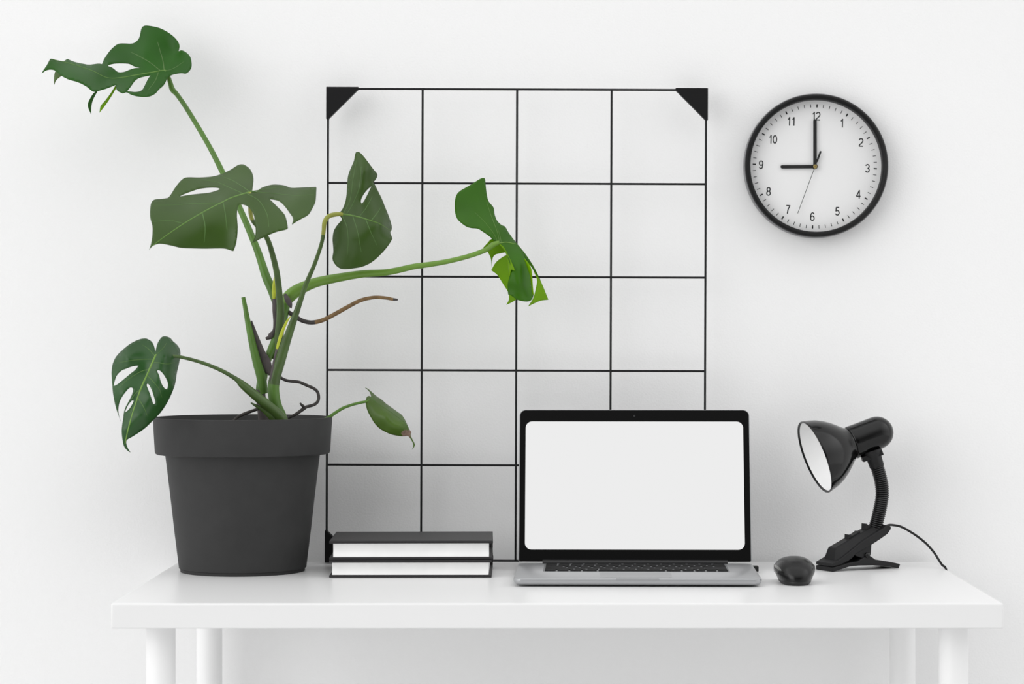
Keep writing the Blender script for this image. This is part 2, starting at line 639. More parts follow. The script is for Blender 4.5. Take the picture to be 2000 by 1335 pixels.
vein(b, D1, [(1555, 625), (1535, 500), (1500, 380), (1470, 270)], Y, fr, 0.7, 0.2)
vein(b, D1, [(1500, 630), (1380, 535), (1240, 450), (1130, 400)], Y, fr, 0.7, 0.2)
vein(b, D1, [(1480, 655), (1440, 760), (1350, 880)], Y, fr, 0.55, 0.2)
vein(b, D1, [(1570, 640), (1680, 600), (1800, 520)], Y, fr, 0.6, 0.2)
leaf1 = part(b, 'leaf', [M_leafA, M_vein, M_scar, M_leafE, M_veinS, M_leafU], solid=0.0006)
b = MB()
ptube(b, [(545, 628, -0.158, 6), (542, 606, -0.154, 9), (538, 588, -0.151, 15), (530, 563, -0.150, 18), (519, 538, -0.148, 17), (501, 484, -0.142, 14), (468, 406, -0.133, 12), (433, 333, -0.125, 11),
          (405, 279, -0.118, 10), (366, 214, -0.110, 9.5), (346, 185, -0.107, 9.5), (337, 175, -0.106, 11), (333, 163, -0.106, 9.5), (328, 148, -0.107, 8), (323, 139, -0.106, 5)])
part(b, 'petiole', M_pet, leaf1)

# broad leaf in front of the stem ----------------------------------------
fr = (280, 310, 2000 / 350)
b = MB()
Y = -0.36
out2 = [(1240, 370), (1216, 356, 1), (1220, 325), (1230, 240), (1222, 180), (1190, 115), (1140, 75), (1100, 62), (1050, 75), (980, 120), (910, 155), (830, 185),
        (740, 203), (620, 210), (500, 208), (450, 220), (400, 265), (350, 330), (310, 395), (278, 437, 1), (200, 450), (130, 455), (95, 480),
        (78, 540), (75, 640), (90, 710), (102, 760), (100, 860), (85, 950), (65, 1015, 1), (100, 975), (160, 950), (220, 950), (320, 970),
        (420, 993), (560, 1000), (700, 1003), (830, 1000), (910, 1003), (970, 1020), (1005, 1032, 1), (1030, 960), (1045, 880), (1053, 760),
        (1045, 640), (1050, 560), (1065, 515), (1090, 507), (1140, 518), (1180, 545), (1220, 600), (1240, 660), (1250, 740), (1254, 820),
        (1243, 880), (1215, 940, 1), (1280, 905), (1350, 872), (1420, 840), (1500, 810), (1570, 795), (1614, 780, 1), (1605, 720), (1585, 640),
        (1550, 590), (1490, 530), (1440, 480), (1406, 449, 1), (1490, 462), (1540, 490), (1590, 545), (1630, 600), (1665, 650), (1672, 690),
        (1655, 737, 1), (1700, 705), (1770, 665), (1840, 625), (1885, 555), (1920, 480), (1928, 400), (1932, 314, 1), (1870, 318), (1760, 322),
        (1650, 325), (1580, 300), (1500, 290), (1440, 290), (1370, 305), (1310, 330), (1270, 362)]
h = [(395, 424, 1), (450, 395), (530, 365), (620, 335), (720, 322), (820, 322), (856, 338), (820, 355), (740, 378), (640, 390), (540, 400), (450, 414)]
dep2 = [(1190, 370, 0), (1100, 62, -75), (1222, 180, -48), (910, 160, -78), (500, 210, -70), (330, 380, -36), (1000, 240, -46), (620, 290, -45), (100, 470, -10), (500, 450, -22),
        (850, 410, -16), (75, 640, 22), (90, 980, 44), (400, 760, 36), (560, 1000, 42), (1005, 1030, 36), (650, 610, 28), (850, 500, 13), (900, 720, 32), (1050, 560, 18),
        (1500, 292, -40), (1640, 330, -22), (1932, 315, -6), (1750, 430, 16), (1650, 730, 58), (1900, 520, 30), (1610, 780, 58), (1300, 470, 12), (1235, 920, 60), (1450, 640, 38)]
D2 = sheet(b, out2, [h], dep2, Y, fr)
vein(b, D2, [(1215, 362), (1190, 370), (1000, 430), (850, 500), (650, 605), (450, 725), (250, 860), (95, 975)], Y, fr, 1.3, 0.4)
for q in ([(1190, 372), (1120, 320), (1000, 245), (880, 200)], [(1120, 392), (980, 330), (800, 255), (560, 235)], [(860, 497), (600, 500), (350, 515), (110, 520)],
          [(890, 485), (915, 620), (935, 800)], [(1150, 385), (1290, 470), (1380, 620), (1400, 760)], [(1215, 368), (1430, 385), (1700, 410), (1900, 400)],
          [(660, 600), (690, 760), (680, 930)], [(1225, 362), (1400, 335), (1560, 310)], [(450, 725), (300, 690), (110, 700)]):
    vein(b, D2, q, Y, fr, 0.55, 0.15)
leaf2 = part(b, 'leaf', [M_leafB, M_vein, M_scar, M_leafE, M_veinS], solid=0.0007)
b = MB()
ptube(b, [(537, 700, -0.172, 16), (545, 655, -0.178, 18), (548, 610, -0.186, 15), (546, 580, -0.195, 13), (541, 535, -0.212, 12), (532, 496, -0.232, 11),
          (522, 466, -0.255, 10), (508, 447, -0.275, 9), (495, 433, -0.295, 8), (490, 420, -0.315, 8.5), (489, 406, -0.335, 9), (489, 390, -0.352, 8), (488, 376, -0.361, 6)], mi=lambda t: 1 if t > 0.7 else 0)
part(b, 'petiole', [M_petD, M_gen], leaf2)

# upright leaf before the wire grid -----------------------------------------
fr = (630, 290, 890 / 160)
b = MB()
Y = -0.19
out3 = [(183, 700), (215, 660), (245, 590), (262, 500), (268, 400), (278, 300), (305, 220), (340, 140), (352, 80), (362, 42), (385, 35), (415, 50),
        (455, 95), (510, 170), (560, 235), (592, 275), (590, 310), (570, 345), (548, 367, 1), (565, 388), (590, 440), (640, 540), (680, 640), (720, 740),
        (748, 830), (750, 880), (732, 910, 1), (755, 970), (750, 995), (700, 1070), (630, 1150), (540, 1230), (440, 1280), (340, 1300),
        (230, 1308), (170, 1290), (125, 1240), (108, 1190), (118, 1120), (115, 1050), (110, 980), (125, 890), (170, 820), (210, 775), (203, 750), (186, 730)]
h = [(535, 407, 1), (495, 438), (455, 485), (422, 545), (416, 580), (428, 597), (455, 560), (495, 485), (522, 430)]
dep3 = [(190, 712, 0), (385, 35, -4), (300, 230, -14), (450, 250, 16), (592, 290, -12), (270, 420, -10), (400, 430, 14), (250, 620, 0), (540, 385, 0), (600, 470, -8),
        (520, 780, 24), (350, 735, 12), (748, 860, -22), (680, 660, -6), (755, 975, 2), (640, 830, 20), (230, 1305, 26), (110, 1000, -2), (120, 1220, 12), (500, 1250, 22), (350, 1000, 28), (560, 1020, 24)]
D3 = sheet(b, out3, [h], dep3, Y, fr)
vein(b, D3, [(160, 712), (200, 712), (280, 720), (400, 745), (520, 782), (620, 818), (735, 890)], Y, fr, 1.7, 0.4)
for q in ([(215, 730), (265, 850), (280, 1000), (270, 1150)], [(330, 735), (380, 900), (420, 1120)], [(470, 768), (530, 920), (590, 1050)], [(260, 715), (330, 600), (400, 420), (420, 200)],
          [(400, 742), (470, 650), (540, 520)], [(530, 780), (600, 690), (630, 640)], [(230, 705), (300, 560), (330, 350), (370, 120)]):
    vein(b, D3, q, Y, fr, 0.5, 0.15)
leaf3 = part(b, 'leaf', [M_leafB, M_vein, M_scar, M_leafE, M_veinS], solid=0.0006)
b = MB()
ptube(b, [(556, 832, -0.205, 20), (549, 812, -0.207, 21), (539, 790, -0.209, 22), (534, 762, -0.209, 23), (537, 738, -0.208, 22), (549, 699, -0.206, 20), (561, 661, -0.204, 17),
          (575, 621, -0.203, 13), (589, 580, -0.202, 10), (597, 556, -0.201, 9), (615, 514, -0.200, 8), (628, 475, -0.199, 7.5), (632, 452, -0.199, 8), (634, 434, -0.198, 9),
          (641, 423, -0.196, 9), (652, 419, -0.194, 9), (664, 418, -0.192, 8), (672, 419, -0.191, 6)], mi=lambda t: 1 if t > 0.68 else 2 if t < 0.2 else 0)
part(b, 'petiole', [M_petD, M_gen, M_pet], leaf3)

# bright leaf on the long stalk to the right --------------------------------
fr = (880, 340, 1027 / 200)
b = MB()
Y = -0.165
upper = [(330, 37), (345, 52), (352, 120), (362, 200), (380, 270), (430, 335), (440, 400), (465, 465), (510, 510), (545, 525), (575, 575), (620, 640),
         (660, 690), (720, 775), (740, 845, 1), (660, 800), (560, 740), (490, 700), (440, 672), (410, 640), (380, 615), (330, 580), (275, 547), (210, 540), (160, 525), (110, 490), (70, 450), (50, 400),
         (44, 340), (46, 260), (65, 200), (100, 165), (160, 130), (220, 95), (290, 50)]
depA = [(330, 37, -16), (60, 220, 30), (50, 400, 34), (200, 300, 10), (160, 520, 36), (350, 250, -22), (440, 400, -26), (300, 500, 12), (420, 640, 8), (480, 690, 0),
        (460, 560, -6), (545, 530, -30), (660, 690, -34), (600, 740, -4), (740, 845, -12)]
DA = sheet(b, upper, [], depA, Y, fr, 2.5, 0)
main = [(487, 697), (560, 684), (640, 690), (690, 735), (740, 830), (775, 885), (800, 950), (812, 1040), (818, 1120), (832, 1210, 1), (815, 1255), (780, 1275), (720, 1272),
        (660, 1255), (620, 1225), (578, 1205, 1), (575, 1170), (574, 1100), (588, 1040), (606, 962), (595, 900), (570, 830), (530, 745)]
depC = [(500, 700, 4), (660, 700, -10), (560, 800, 14), (700, 800, 10), (600, 960, 30), (700, 950, 30), (800, 960, 6), (580, 1150, 26), (690, 1100, 36), (815, 1120, 4), (720, 1272, 30), (830, 1210, 10)]
DC = sheet(b, main, [], depC, Y, fr, 2.5, 0)
# pale turned edges and undersides
sheet(b, [(487, 700), (530, 728), (565, 790), (600, 860), (632, 930), (642, 968, 1), (608, 960), (592, 1030, 1), (576, 930), (570, 850), (545, 770)], [],
      [(487, 700, 6), (600, 860, 20), (640, 965, 42), (590, 1030, 28)], Y - 0.003, fr, 2, 3)
sheet(b, [(738, 843), (765, 925), (795, 1010), (808, 1100), (818, 1190), (833, 1212, 1), (824, 1120), (817, 1010), (806, 940), (775, 885)], [],
      [(740, 845, 20), (800, 1000, 26), (832, 1210, 20)], Y - 0.004, fr, 2, 3)
sheet(b, [(655, 690), (740, 790), (815, 900), (860, 980), (920, 1110), (980, 1258, 1), (905, 1268), (845, 1292), (778, 1326, 1), (830, 1240), (857, 1140), (868, 1060), (842, 990), (812, 930), (740, 845)], [],
      [(660, 690, -32), (815, 900, -30), (870, 1060, -20), (980, 1258, -34), (778, 1325, 4)], Y, fr, 2, 3)
sheet(b, [(655, 690), (740, 786), (815, 896), (860, 976), (900, 1058), (868, 1010), (835, 960), (800, 900), (745, 838)], [],
      [(660, 690, -30), (740, 800, -26), (815, 900, -28), (900, 1060, -26)], Y - 0.003, fr, 2, 0)
sheet(b, [(566, 812), (500, 845), (450, 890), (408, 962, 1), (470, 1010), (515, 1080), (560, 1150), (600, 1200), (640, 1100), (640, 950), (600, 860)], [],
      [(560, 815, -20), (410, 960, -30), (580, 1190, -24), (640, 950, -14)], Y, fr, 2, 3)
sheet(b, [(412, 648), (370, 690), (328, 735, 1), (360, 760), (385, 800), (405, 850), (411, 935, 1), (420, 850), (445, 808), (500, 792), (556, 778), (560, 740), (500, 690), (450, 665)], [],
      [(412, 650, -4), (328, 735, -14), (410, 930, -24), (555, 775, -16)], Y, fr, 2, 3)
sheet(b, [(590, 1200), (585, 1260), (560, 1308, 1), (610, 1285), (662, 1248), (640, 1215)], [], [(590, 1205, -10), (560, 1308, -2), (660, 1250, 0)], Y, fr, 2, 3)
vein(b, DC, [(490, 692), (560, 684), (650, 700)], Y, fr, 1.0, 0.5)
vein(b, DA, [(470, 690), (440, 610), (350, 490), (240, 380)], Y, fr, 0.6, 0.2)
vein(b, DA, [(490, 680), (460, 560), (400, 400), (355, 260)], Y, fr, 0.6, 0.2)
vein(b, DA, [(505, 682), (495, 620), (470, 540)], Y, fr, 0.6, 0.2)
leaf4 = part(b, 'leaf', [M_leafD, M_veinD, M_scar, M_leafU, M_vein], solid=0.0006)
b = MB()
ptube(b, [(556, 594, -0.158, 20), (564, 580, -0.158, 25), (582, 566, -0.158, 24), (612, 553, -0.159, 20), (645, 545, -0.160, 18), (705, 535, -0.162, 15), (758, 531, -0.164, 13), (809, 520, -0.166, 11.5),
          (825, 518, -0.167, 11), (870, 511, -0.168, 10), (915, 500, -0.169, 9.5), (948, 488, -0.170, 10), (963, 478, -0.171, 11), (975, 473, -0.170, 8)])
part(b, 'petiole', M_petL, leaf4)

# low leaf at the left of the rim ---------------------------------------------
fr = (210, 650, 834 / 150)
b = MB()
Y = -0.305
out5 = [(520, 205, 1), (505, 140), (480, 95), (440, 68), (400, 60), (340, 72), (260, 110), (180, 170), (100, 250), (60, 330), (45, 420), (48, 500), (54, 580),
        (58, 630), (70, 710), (90, 800), (115, 880), (143, 958, 1), (122, 890), (117, 820), (130, 750), (160, 690), (205, 630), (245, 592), (272, 598), (275, 630),
        (255, 690), (225, 750), (195, 810), (178, 870), (172, 930), (160, 1000), (155, 1080), (165, 1170), (180, 1230), (215, 1275), (252, 1298, 1), (222, 1250),
        (205, 1200), (210, 1160), (260, 1130), (340, 1080), (420, 1020), (500, 940), (560, 880), (620, 800), (680, 690), (730, 560), (752, 430), (775, 330), (790, 240),
        (785, 180), (755, 130), (710, 90), (680, 55), (630, 37), (590, 45), (555, 90), (535, 140)]
hs = [[(335, 355, 1), (280, 360), (210, 385), (150, 410), (100, 460), (77, 520), (64, 578, 1), (110, 556), (180, 500), (250, 440), (300, 400)],
      [(285, 735), (262, 735), (228, 775), (200, 830), (188, 866, 1), (232, 830), (265, 780)],
      [(537, 408), (570, 410), (610, 450), (645, 510), (658, 560), (650, 605), (630, 607), (600, 575), (580, 530), (560, 460)],
      [(430, 550), (450, 560), (480, 620), (505, 690), (520, 750), (512, 772), (495, 765), (475, 700), (445, 620), (425, 570)]]
dep5 = [(520, 230, 0), (430, 450, 6), (320, 720, 20), (220, 1050, 34), (240, 1290, 16), (400, 62, -26), (100, 250, -14), (200, 260, 10), (48, 480, -2), (110, 860, 12), (160, 650, 22),
        (630, 40, -34), (785, 200, -46), (640, 250, 6), (755, 420, -30), (640, 480, 10), (680, 690, -14), (500, 700, 26), (560, 880, 2), (380, 900, 34), (340, 1080, 20), (300, 350, 8)]
D5 = sheet(b, out5, hs, dep5, Y, fr)
vein(b, D5, [(528, 235), (480, 340), (430, 455), (370, 585), (320, 725), (270, 880), (220, 1060), (190, 1200)], Y, fr, 1.6, 0.5)
for q in ([(500, 285), (400, 285), (280, 295), (130, 320)], [(450, 395), (360, 420), (230, 500), (120, 600)], [(360, 610), (300, 660), (260, 720)], [(430, 460), (490, 520), (560, 610), (590, 700)],
          [(500, 318), (570, 325), (650, 335), (730, 320)], [(515, 250), (440, 170), (380, 130)], [(300, 790), (240, 880)], [(330, 700), (390, 800), (430, 900)], [(525, 240), (600, 170), (640, 110)]):
    vein(b, D5, q, Y, fr, 0.55, 0.15)
leaf5 = part(b, 'leaf', [M_leafC, M_veinD, M_scar, M_leafE, M_veinS], solid=0.0006)
b = MB()
ptube(b, [(556, 828, -0.222, 20), (549, 816, -0.225, 21), (530, 797, -0.232, 20), (498, 771, -0.243, 18), (474, 751, -0.250, 15), (460, 739, -0.254, 9), (430, 722, -0.262, 7.5), (392, 707, -0.272, 7), (354, 697, -0.282, 6.5),
          (330, 694, -0.292, 6.5), (312, 692, -0.303, 5)])
part(b, 'petiole', M_petD, leaf5)

# small young leaf over the right of the rim --------------------------------------
fr = (630, 750, 1812 / 190)
b = MB()
Y = -0.15
out6 = [(795, 65, 1), (840, 85), (920, 150), (1010, 230), (1090, 280), (1180, 360), (1290, 440), (1400, 520), (1470, 570), (1520, 640), (1560, 720), (1590, 790),
        (1620, 850), (1652, 890), (1640, 950), (1680, 1040), (1715, 1110), (1710, 1160), (1662, 1226, 1), (1690, 1150), (1680, 1090), (1650, 1030),
        (1620, 990), (1585, 962), (1480, 968), (1380, 955), (1270, 930), (1160, 880), (1060, 820), (980, 740), (910, 630), (850, 520), (815, 420), (805, 330),
        (815, 260), (845, 222), (885, 225), (905, 240, 1), (895, 185), (860, 120)]
dep6 = [(800, 70, -28), (905, 245, 0), (1010, 235, -22), (1290, 440, -26), (1500, 610, -22), (960, 310, 8), (1250, 510, 12), (1500, 700, 12), (815, 300, 2), (850, 520, 14),
        (1060, 820, 16), (1380, 955, 14), (1100, 600, 24), (1400, 800, 24), (1620, 870, 6), (1712, 1130, 8), (1665, 1220, 14)]
D6 = sheet(b, out6, [], dep6, Y, fr, 2.5, 0, spot=[(1545, 915, 75, 60), (1625, 880, 45, 60), (1610, 965, 30, 30)])
vein(b, D6, [(905, 245), (960, 312), (1080, 398), (1250, 508), (1400, 618), (1520, 715), (1590, 820)], Y, fr, 0.7, 0.3)
leaf6 = part(b, 'leaf', [M_leafE, M_veinS, M_scar, M_leafE, M_veinS], solid=0.0006)
b = MB()
ptube(b, [(612, 836, -0.168, 7), (630, 822, -0.165, 7), (643, 814, -0.164, 6.8), (656, 805, -0.162, 6.3), (670, 796.5, -0.160, 6), (686, 790.5, -0.158, 5.6), (703, 786, -0.156, 5.4), (716, 783.5, -0.155, 5), (722, 781, -0.155, 4)])
part(b, 'petiole', M_pet, leaf6)

# stems ------------------------------------------------------------------------------
b = MB()
ptube(b, [(517, 848, -0.180, 22), (515, 821, -0.180, 21), (512, 795, -0.180, 20), (509, 770, -0.180, 19), (510, 752, -0.181, 19), (513, 738, -0.181, 18), (518, 715, -0.180, 16), (525, 695, -0.178, 16),
          (534, 674, -0.175, 17), (544, 650, -0.170, 17), (553, 620, -0.165, 18), (557, 600, -0.161, 18), (558, 586, -0.158, 14)], mi=lambda t: 1 if t < 0.28 else 0)
part(b, 'stem', [M_pet, M_husk])
b = MB()
ptube(b, [(516, 768, -0.190, 14), (513, 752, -0.191, 18), (509, 731, -0.192, 19), (501, 704, -0.193, 17), (492, 666, -0.193, 14), (484, 628, -0.193, 11), (479, 600, -0.193, 9), (475, 580, -0.193, 8)], mi=lambda t: 1 if t > 0.985 else 0)
part(b, 'cut_stalk', [M_pet, M_husk])
b = MB()
ptube(b, [(491, 626, -0.189, 3), (499, 655, -0.188, 10), (509, 688, -0.187, 18), (518, 705, -0.187, 20), (523, 720, -0.187, 18), (528, 732, -0.187, 6)], flat=0.3)
part(b, 'husk', M_husk)
b = MB()
ptube(b, [(536, 584, -0.168, 8), (536, 605, -0.170, 8), (537, 628, -0.172, 7), (536, 645, -0.173, 8), (530, 655, -0.174, 13), (525, 659, -0.174, 8), (519, 661, -0.175, 5)])
part(b, 'husk', M_husk)
b = MB()
ptube(b, [(537, 537, -0.160, 1.5), (536, 550, -0.163, 6), (535, 566, -0.165, 8), (535, 578, -0.166, 7), (535, 586, -0.167, 4)], flat=0.5)
part(b, 'sheath', M_yel)
b = MB()
ptube(b, [(568, 617, -0.214, 1.5), (560, 628, -0.216, 4.5), (551, 648, -0.218, 6.5), (545, 666, -0.219, 6), (541, 681, -0.219, 4.5)], flat=0.5)
ptube(b, [(541, 680, -0.219, 4), (536, 700, -0.220, 4), (531, 725, -0.221, 4), (527, 745, -0.221, 2)], flat=0.5, mi=1)
part(b, 'sheath', [M_yel, M_husk])
b = MB()
ptube(b, [(556, 574, -0.172, 6), (561, 584, -0.174, 11), (566, 593, -0.174, 10), (569, 602, -0.174, 2)], flat=0.4)
part(b, 'husk', M_husk)
b = MB()
ptube(b, [(490, 786, -0.236, 2.5), (500, 792, -0.236, 6), (514, 800, -0.234, 9), (527, 811, -0.232, 12), (536, 822, -0.228, 13), (541, 832, -0.225, 12)], flat=0.6)
part(b, 'sheath', M_petD)

# aerial roots ---------------------------------------------------------------------------
b = MB()
ptube(b, [(556, 606, -0.160, 9), (566, 611, -0.164, 8.5), (577, 618, -0.168, 8.5), (591, 626, -0.170, 8.5), (609, 629.5, -0.172, 8.5), (630, 625, -0.174, 8.3), (654, 613, -0.176, 8.3), (681, 598, -0.178, 8), (705, 586, -0.180, 7.5),
          (731, 580.5, -0.181, 7), (755, 581.7, -0.182, 6.5), (766, 584, -0.182, 6), (777, 585, -0.182, 3.5)], mi=lambda t: 0 if t < 0.36 or t > 0.925 else 1)
b2 = P(603, 625, -0.172)
part(b, 'aerial_root', [M_root, M_rootB])
b = MB()
ptube(b, [(530, 728, -0.172, 6), (546, 736, -0.172, 6), (561, 743, -0.170, 6), (583, 745.5, -0.166, 6), (599, 752, -0.163, 6), (614, 759, -0.16, 6), (621, 767, -0.158, 6), (622, 780, -0.160, 6), (615, 789, -0.163, 6), (599, 794, -0.168, 6.3),
          (594, 797, -0.170, 7), (577, 809, -0.176, 6), (559, 818, -0.180, 5.5), (545, 834, -0.183, 5)])
ptube(b, [(595, 796, -0.170, 6), (591, 792, -0.172, 6), (586, 786.5, -0.173, 3)])
part(b, 'aerial_root', M_root)
b = MB()
ptube(b, [(512, 794, -0.190, 6), (504, 798, -0.196, 6), (493, 802, -0.200, 6), (482, 806, -0.204, 6.5), (466, 813, -0.208, 6), (456, 822, -0.211, 5.5), (448, 836, -0.212, 5)])
part(b, 'aerial_root', M_root)

# ------------------------------------------------------------------ wire grid
GY = -0.042
gd = CAM_D + GY
GS = gd / FPX
gx0, gz0 = P(1006.8, 1099.5, GY).x, DESK_Z
grid = thing('wire_grid_panel', (gx0, GY, DESK_Z), 'black square wire grid memo panel standing on the desk against the wall', 'wire grid')
grid.rotation_euler = (0, math.radians(0.2), 0)
WR = 0.00175
cols = [-369, -184.5, 0, 184.5, 369]
rows = [0, 186, 371, 554, 736.5, 920]
zoff = 0.0042
for i, c in enumerate(cols):
    b = MB()
    b.tube([Vector((c * GS, -0.0, zoff)), Vector((c * GS, 0.0, zoff + 920 * GS))], [WR] * 2, seg=10)
    b.build('wire', M_wire, grid)
for r in rows:
    b = MB()
    yy = 0.0034 if 0 < r < 920 else 0.0
    b.tube([Vector((-369 * GS, yy, zoff + r * GS)), Vector((369 * GS, yy, zoff + r * GS))], [WR] * 2, seg=10)
    b.build('wire', M_wire, grid)
for sx in (-1, 1):
    for top in (0, 1):
        a = 63 * GS
        e = 3.4 * GS
        X0 = sx * (369 * GS + e)
        Z0 = zoff + 920 * GS + e if top else zoff - e
        if not top:
            Z0 = 0.0004
        s = -1 if top else 1
        poly = [(X0, Z0), (X0 - sx * a, Z0), (X0 - sx * a, Z0 + s * e * 1.3), (X0 - sx * (a - 3 * GS), Z0 + s * e * 2), (X0 - sx * e * 2, Z0 + s * (a - 3 * GS)), (X0 - sx * e * 1.3, Z0 + s * a), (X0, Z0 + s * a)]
        b = MB()
        m = Matrix(((1, 0, 0, 0), (0, 0, -1, 0), (0, 1, 0, 0), (0, 0, 0, 1)))
        b.prism([(p[0], p[1]) for p in poly], -0.008, 0.0055, m)
        b.build('corner_bracket', M_brk, grid, bevel=0.0008)

# ------------------------------------------------------------------ clock
CKY = -0.001
ckc = P(1595.4, 322.7, -0.036)
CS = (CAM_D - 0.036) / FPX
clock = thing('wall_clock', (ckc.x, CKY, ckc.z), 'round black rimmed wall clock with white dial showing nine', 'clock')
clock.rotation_euler = (0, 0, 0)
R90 = Matrix.Rotation(math.radians(90), 4, 'X')        # local z -> towards the viewer (-y)
ro = 140.5 * CS
b = MB()
b.lathe([(ro - 0.0096, 0.002), (ro - 0.003, 0.002), (ro - 0.001, 0.004), (ro - 0.0005, 0.028), (ro - 0.0005, 0.0305), (ro - 0.0016, 0.0345), (ro - 0.0040, 0.0366), (ro - 0.0064, 0.0360),
         (ro - 0.0083, 0.034), (ro - 0.0091, 0.030), (ro - 0.0094, 0.021), (ro - 0.0094, 0.012), (ro - 0.0106, 0.012), (ro - 0.0106, 0.002)], R90, seg=128, closed=True)
b.build('case', M_clockrim, clock)
b = MB()
b.lathe([(ro - 0.0004, 0.006), (ro + 0.0006, 0.007), (ro + 0.0006, 0.027), (ro - 0.0004, 0.0285)], R90, seg=128, closed=True)
b.build('side_band', M_clockside, clock)
b = MB()
b.lathe([(0.0, 0.0165), (ro - 0.0094, 0.0165), (ro - 0.0094, 0.013), (0.0, 0.013)], R90, seg=96)
dial = b.build('dial', M_dial, clock)
TIL = math.radians(2.08)
DCX, DCZ = 0.0 - 1.5 * CS, -0.6 * CS
ZF = 0.0166


def clock_box(mb, ang, r0, r1, wd, z0, z1, cx=DCX, cz=DCZ):
    """a bar from r0 to r1 in the direction ang (clockwise from up), facing the viewer"""
    m = R90 @ Matrix.Translation((cx, cz, 0)) @ Matrix.Rotation(-ang, 4, 'Z')
    mb.box((0, (r0 + r1) / 2, (z0 + z1) / 2), (wd, r1 - r0, z1 - z0), 0, m)


b = MB()
for k in range(60):
    hr = k % 5 == 0
    clock_box(b, TIL + math.radians(6 * k), 115.6 * CS, 122 * CS, (2.5 if hr else 1.25) * CS, ZF - 0.0002, ZF + 0.0001)
b.build('minute_marks', M_ink, dial, smooth=False)


def arc(cx, cy, rx, ry, a0, a1, n=14):
    return [(cx + rx * math.cos(math.radians(a0 + (a1 - a0) * i / n)), cy + ry * math.sin(math.radians(a0 + (a1 - a0) * i / n))) for i in range(n + 1)]


GLYPH = {       # centre lines in a cell one unit high
    '0': [arc(0, 0.5, 0.205, 0.44, 0, 360, 32)],
    '1': [[(0.07, 0.0), (0.07, 1.0)], [(-0.13, 0.74)] + arc(-0.10, 0.97, 0.145, 0.22, -75, 5, 8)],
    '2': [arc(0, 0.70, 0.205, 0.24, 172, -20, 16) + [(0.10, 0.45), (-0.08, 0.30), (-0.18, 0.17), (-0.215, 0.06)], [(-0.24, 0.06), (0.245, 0.06)]],
    '3': [arc(0, 0.715, 0.19, 0.225, 165, -90, 18), arc(0, 0.275, 0.21, 0.22, 90, -168, 18)],
    '4': [[(0.11, 0.0), (0.11, 1.0)], [(0.09, 0.95), (-0.21, 0.285)], [(-0.25, 0.285), (0.255, 0.285)]],
    '5': [[(0.20, 0.94), (-0.13, 0.94)], [(-0.125, 0.97), (-0.175, 0.46)], [(-0.17, 0.5)] + arc(0.0, 0.315, 0.21, 0.26, 128, -160, 18)],
    '6': [arc(0, 0.31, 0.205, 0.255, 0, 360, 28), arc(0.015, 0.50, 0.215, 0.44, 205, 38, 16)],
    '7': [[(-0.235, 0.94), (0.235, 0.94)], [(0.20, 0.92), (0.06, 0.66), (-0.03, 0.40), (-0.085, 0.0)]],
    '8': [arc(0, 0.735, 0.175, 0.205, 0, 360, 26), arc(0, 0.28, 0.205, 0.225, 0, 360, 28)],
    '9': [arc(0, 0.69, 0.205, 0.255, 0, 360, 28), arc(-0.015, 0.50, 0.215, 0.44, 25, -142, 16)],
}


def text_mesh(txt, size):
    """upright sans-serif numerals as thin raised strokes"""
    mb = MB()
    adv, sw = 0.52, 0.125
    x0 = -adv * (len(txt) - 1) / 2
    for i, ch in enumerate(txt):
        for j, ln in enumerate(GLYPH[ch]):
            n = len(ln)
            closed = abs(ln[0][0] - ln[-1][0]) + abs(ln[0][1] - ln[-1][1]) < 1e-6
            l, r = [], []
            for k in range(n):
                p0 = ln[k - 1] if k else (ln[-2] if closed else ln[0])
                p1 = ln[k + 1] if k < n - 1 else (ln[1] if closed else ln[-1])
                t = Vector((p1[0] - p0[0], p1[1] - p0[1])).normalized()
                nx, ny = -t.y * sw / 2, t.x * sw / 2
                l.append((ln[k][0] + nx, ln[k][1] + ny))
                r.append((ln[k][0] - nx, ln[k][1] - ny))
            z = 0.00006 + j * 0.00002
            V = [((x0 + i * adv + x) * size, (y - 0.5) * size, z) for x, y in l + r] + [((x0 + i * adv + x) * size, (y - 0.5) * size, -0.0002) for x, y in l + r]
            F = []
            for k in range(n - 1):
                F += [[k, n + k, n + k + 1, k + 1], [2 * n + k, 2 * n + k + 1, 3 * n + k + 1, 3 * n + k], [k, k + 1, 2 * n + k + 1, 2 * n + k], [n + k, 3 * n + k, 3 * n + k + 1, n + k + 1]]
            F += [[0, 2 * n, 3 * n, n], [n - 1, 2 * n - 1, 4 * n - 1, 3 * n - 1]]
            mb.add(V, F)
    me = bpy.data.meshes.new('numeral')
    me.from_pydata([tuple(p) for p in mb.v], [], mb.f)
    bm = bmesh.new()
    bm.from_mesh(me)
    bmesh.ops.recalc_face_normals(bm, faces=bm.faces[:])
    bm.to_mesh(me)
    bm.free()
    return me


NUM = {12: (697, 270), 1: (905, 327), 2: (1062, 485), 3: (1115, 697), 4: (1040, 910), 5: (869, 1048), 6: (664, 1092), 7: (466, 1033), 8: (305, 886), 9: (244, 668), 10: (343, 460), 11: (490, 313)}
for k in range(1, 13):
    me = text_mesh(str(k), 16.9 * CS)
    vs = np.array([v.co[:] for v in me.vertices])
    cx, cy = (vs[:, 0].min() + vs[:, 0].max()) / 2, (vs[:, 1].min() + vs[:, 1].max()) / 2
    for v in me.vertices:
        v.co = Vector((v.co.x - cx, v.co.y - cy, v.co.z))
    nx, ny = NUM[k]
    dx, dy = (nx - 690) / 4.173 * CS, -(ny - 679) / 4.173 * CS
    me.transform(R90 @ Matrix.Translation((dx, dy, ZF)) @ Matrix.Rotation(-TIL * 0.8, 4, 'Z'))
    me.materials.clear()
    me.materials.append(M_ink)
    o = bpy.data.objects.new('numeral', me)
    COL.objects.link(o)
    o.parent = dial
HX, HZ = -1.7 * CS, -1.2 * CS


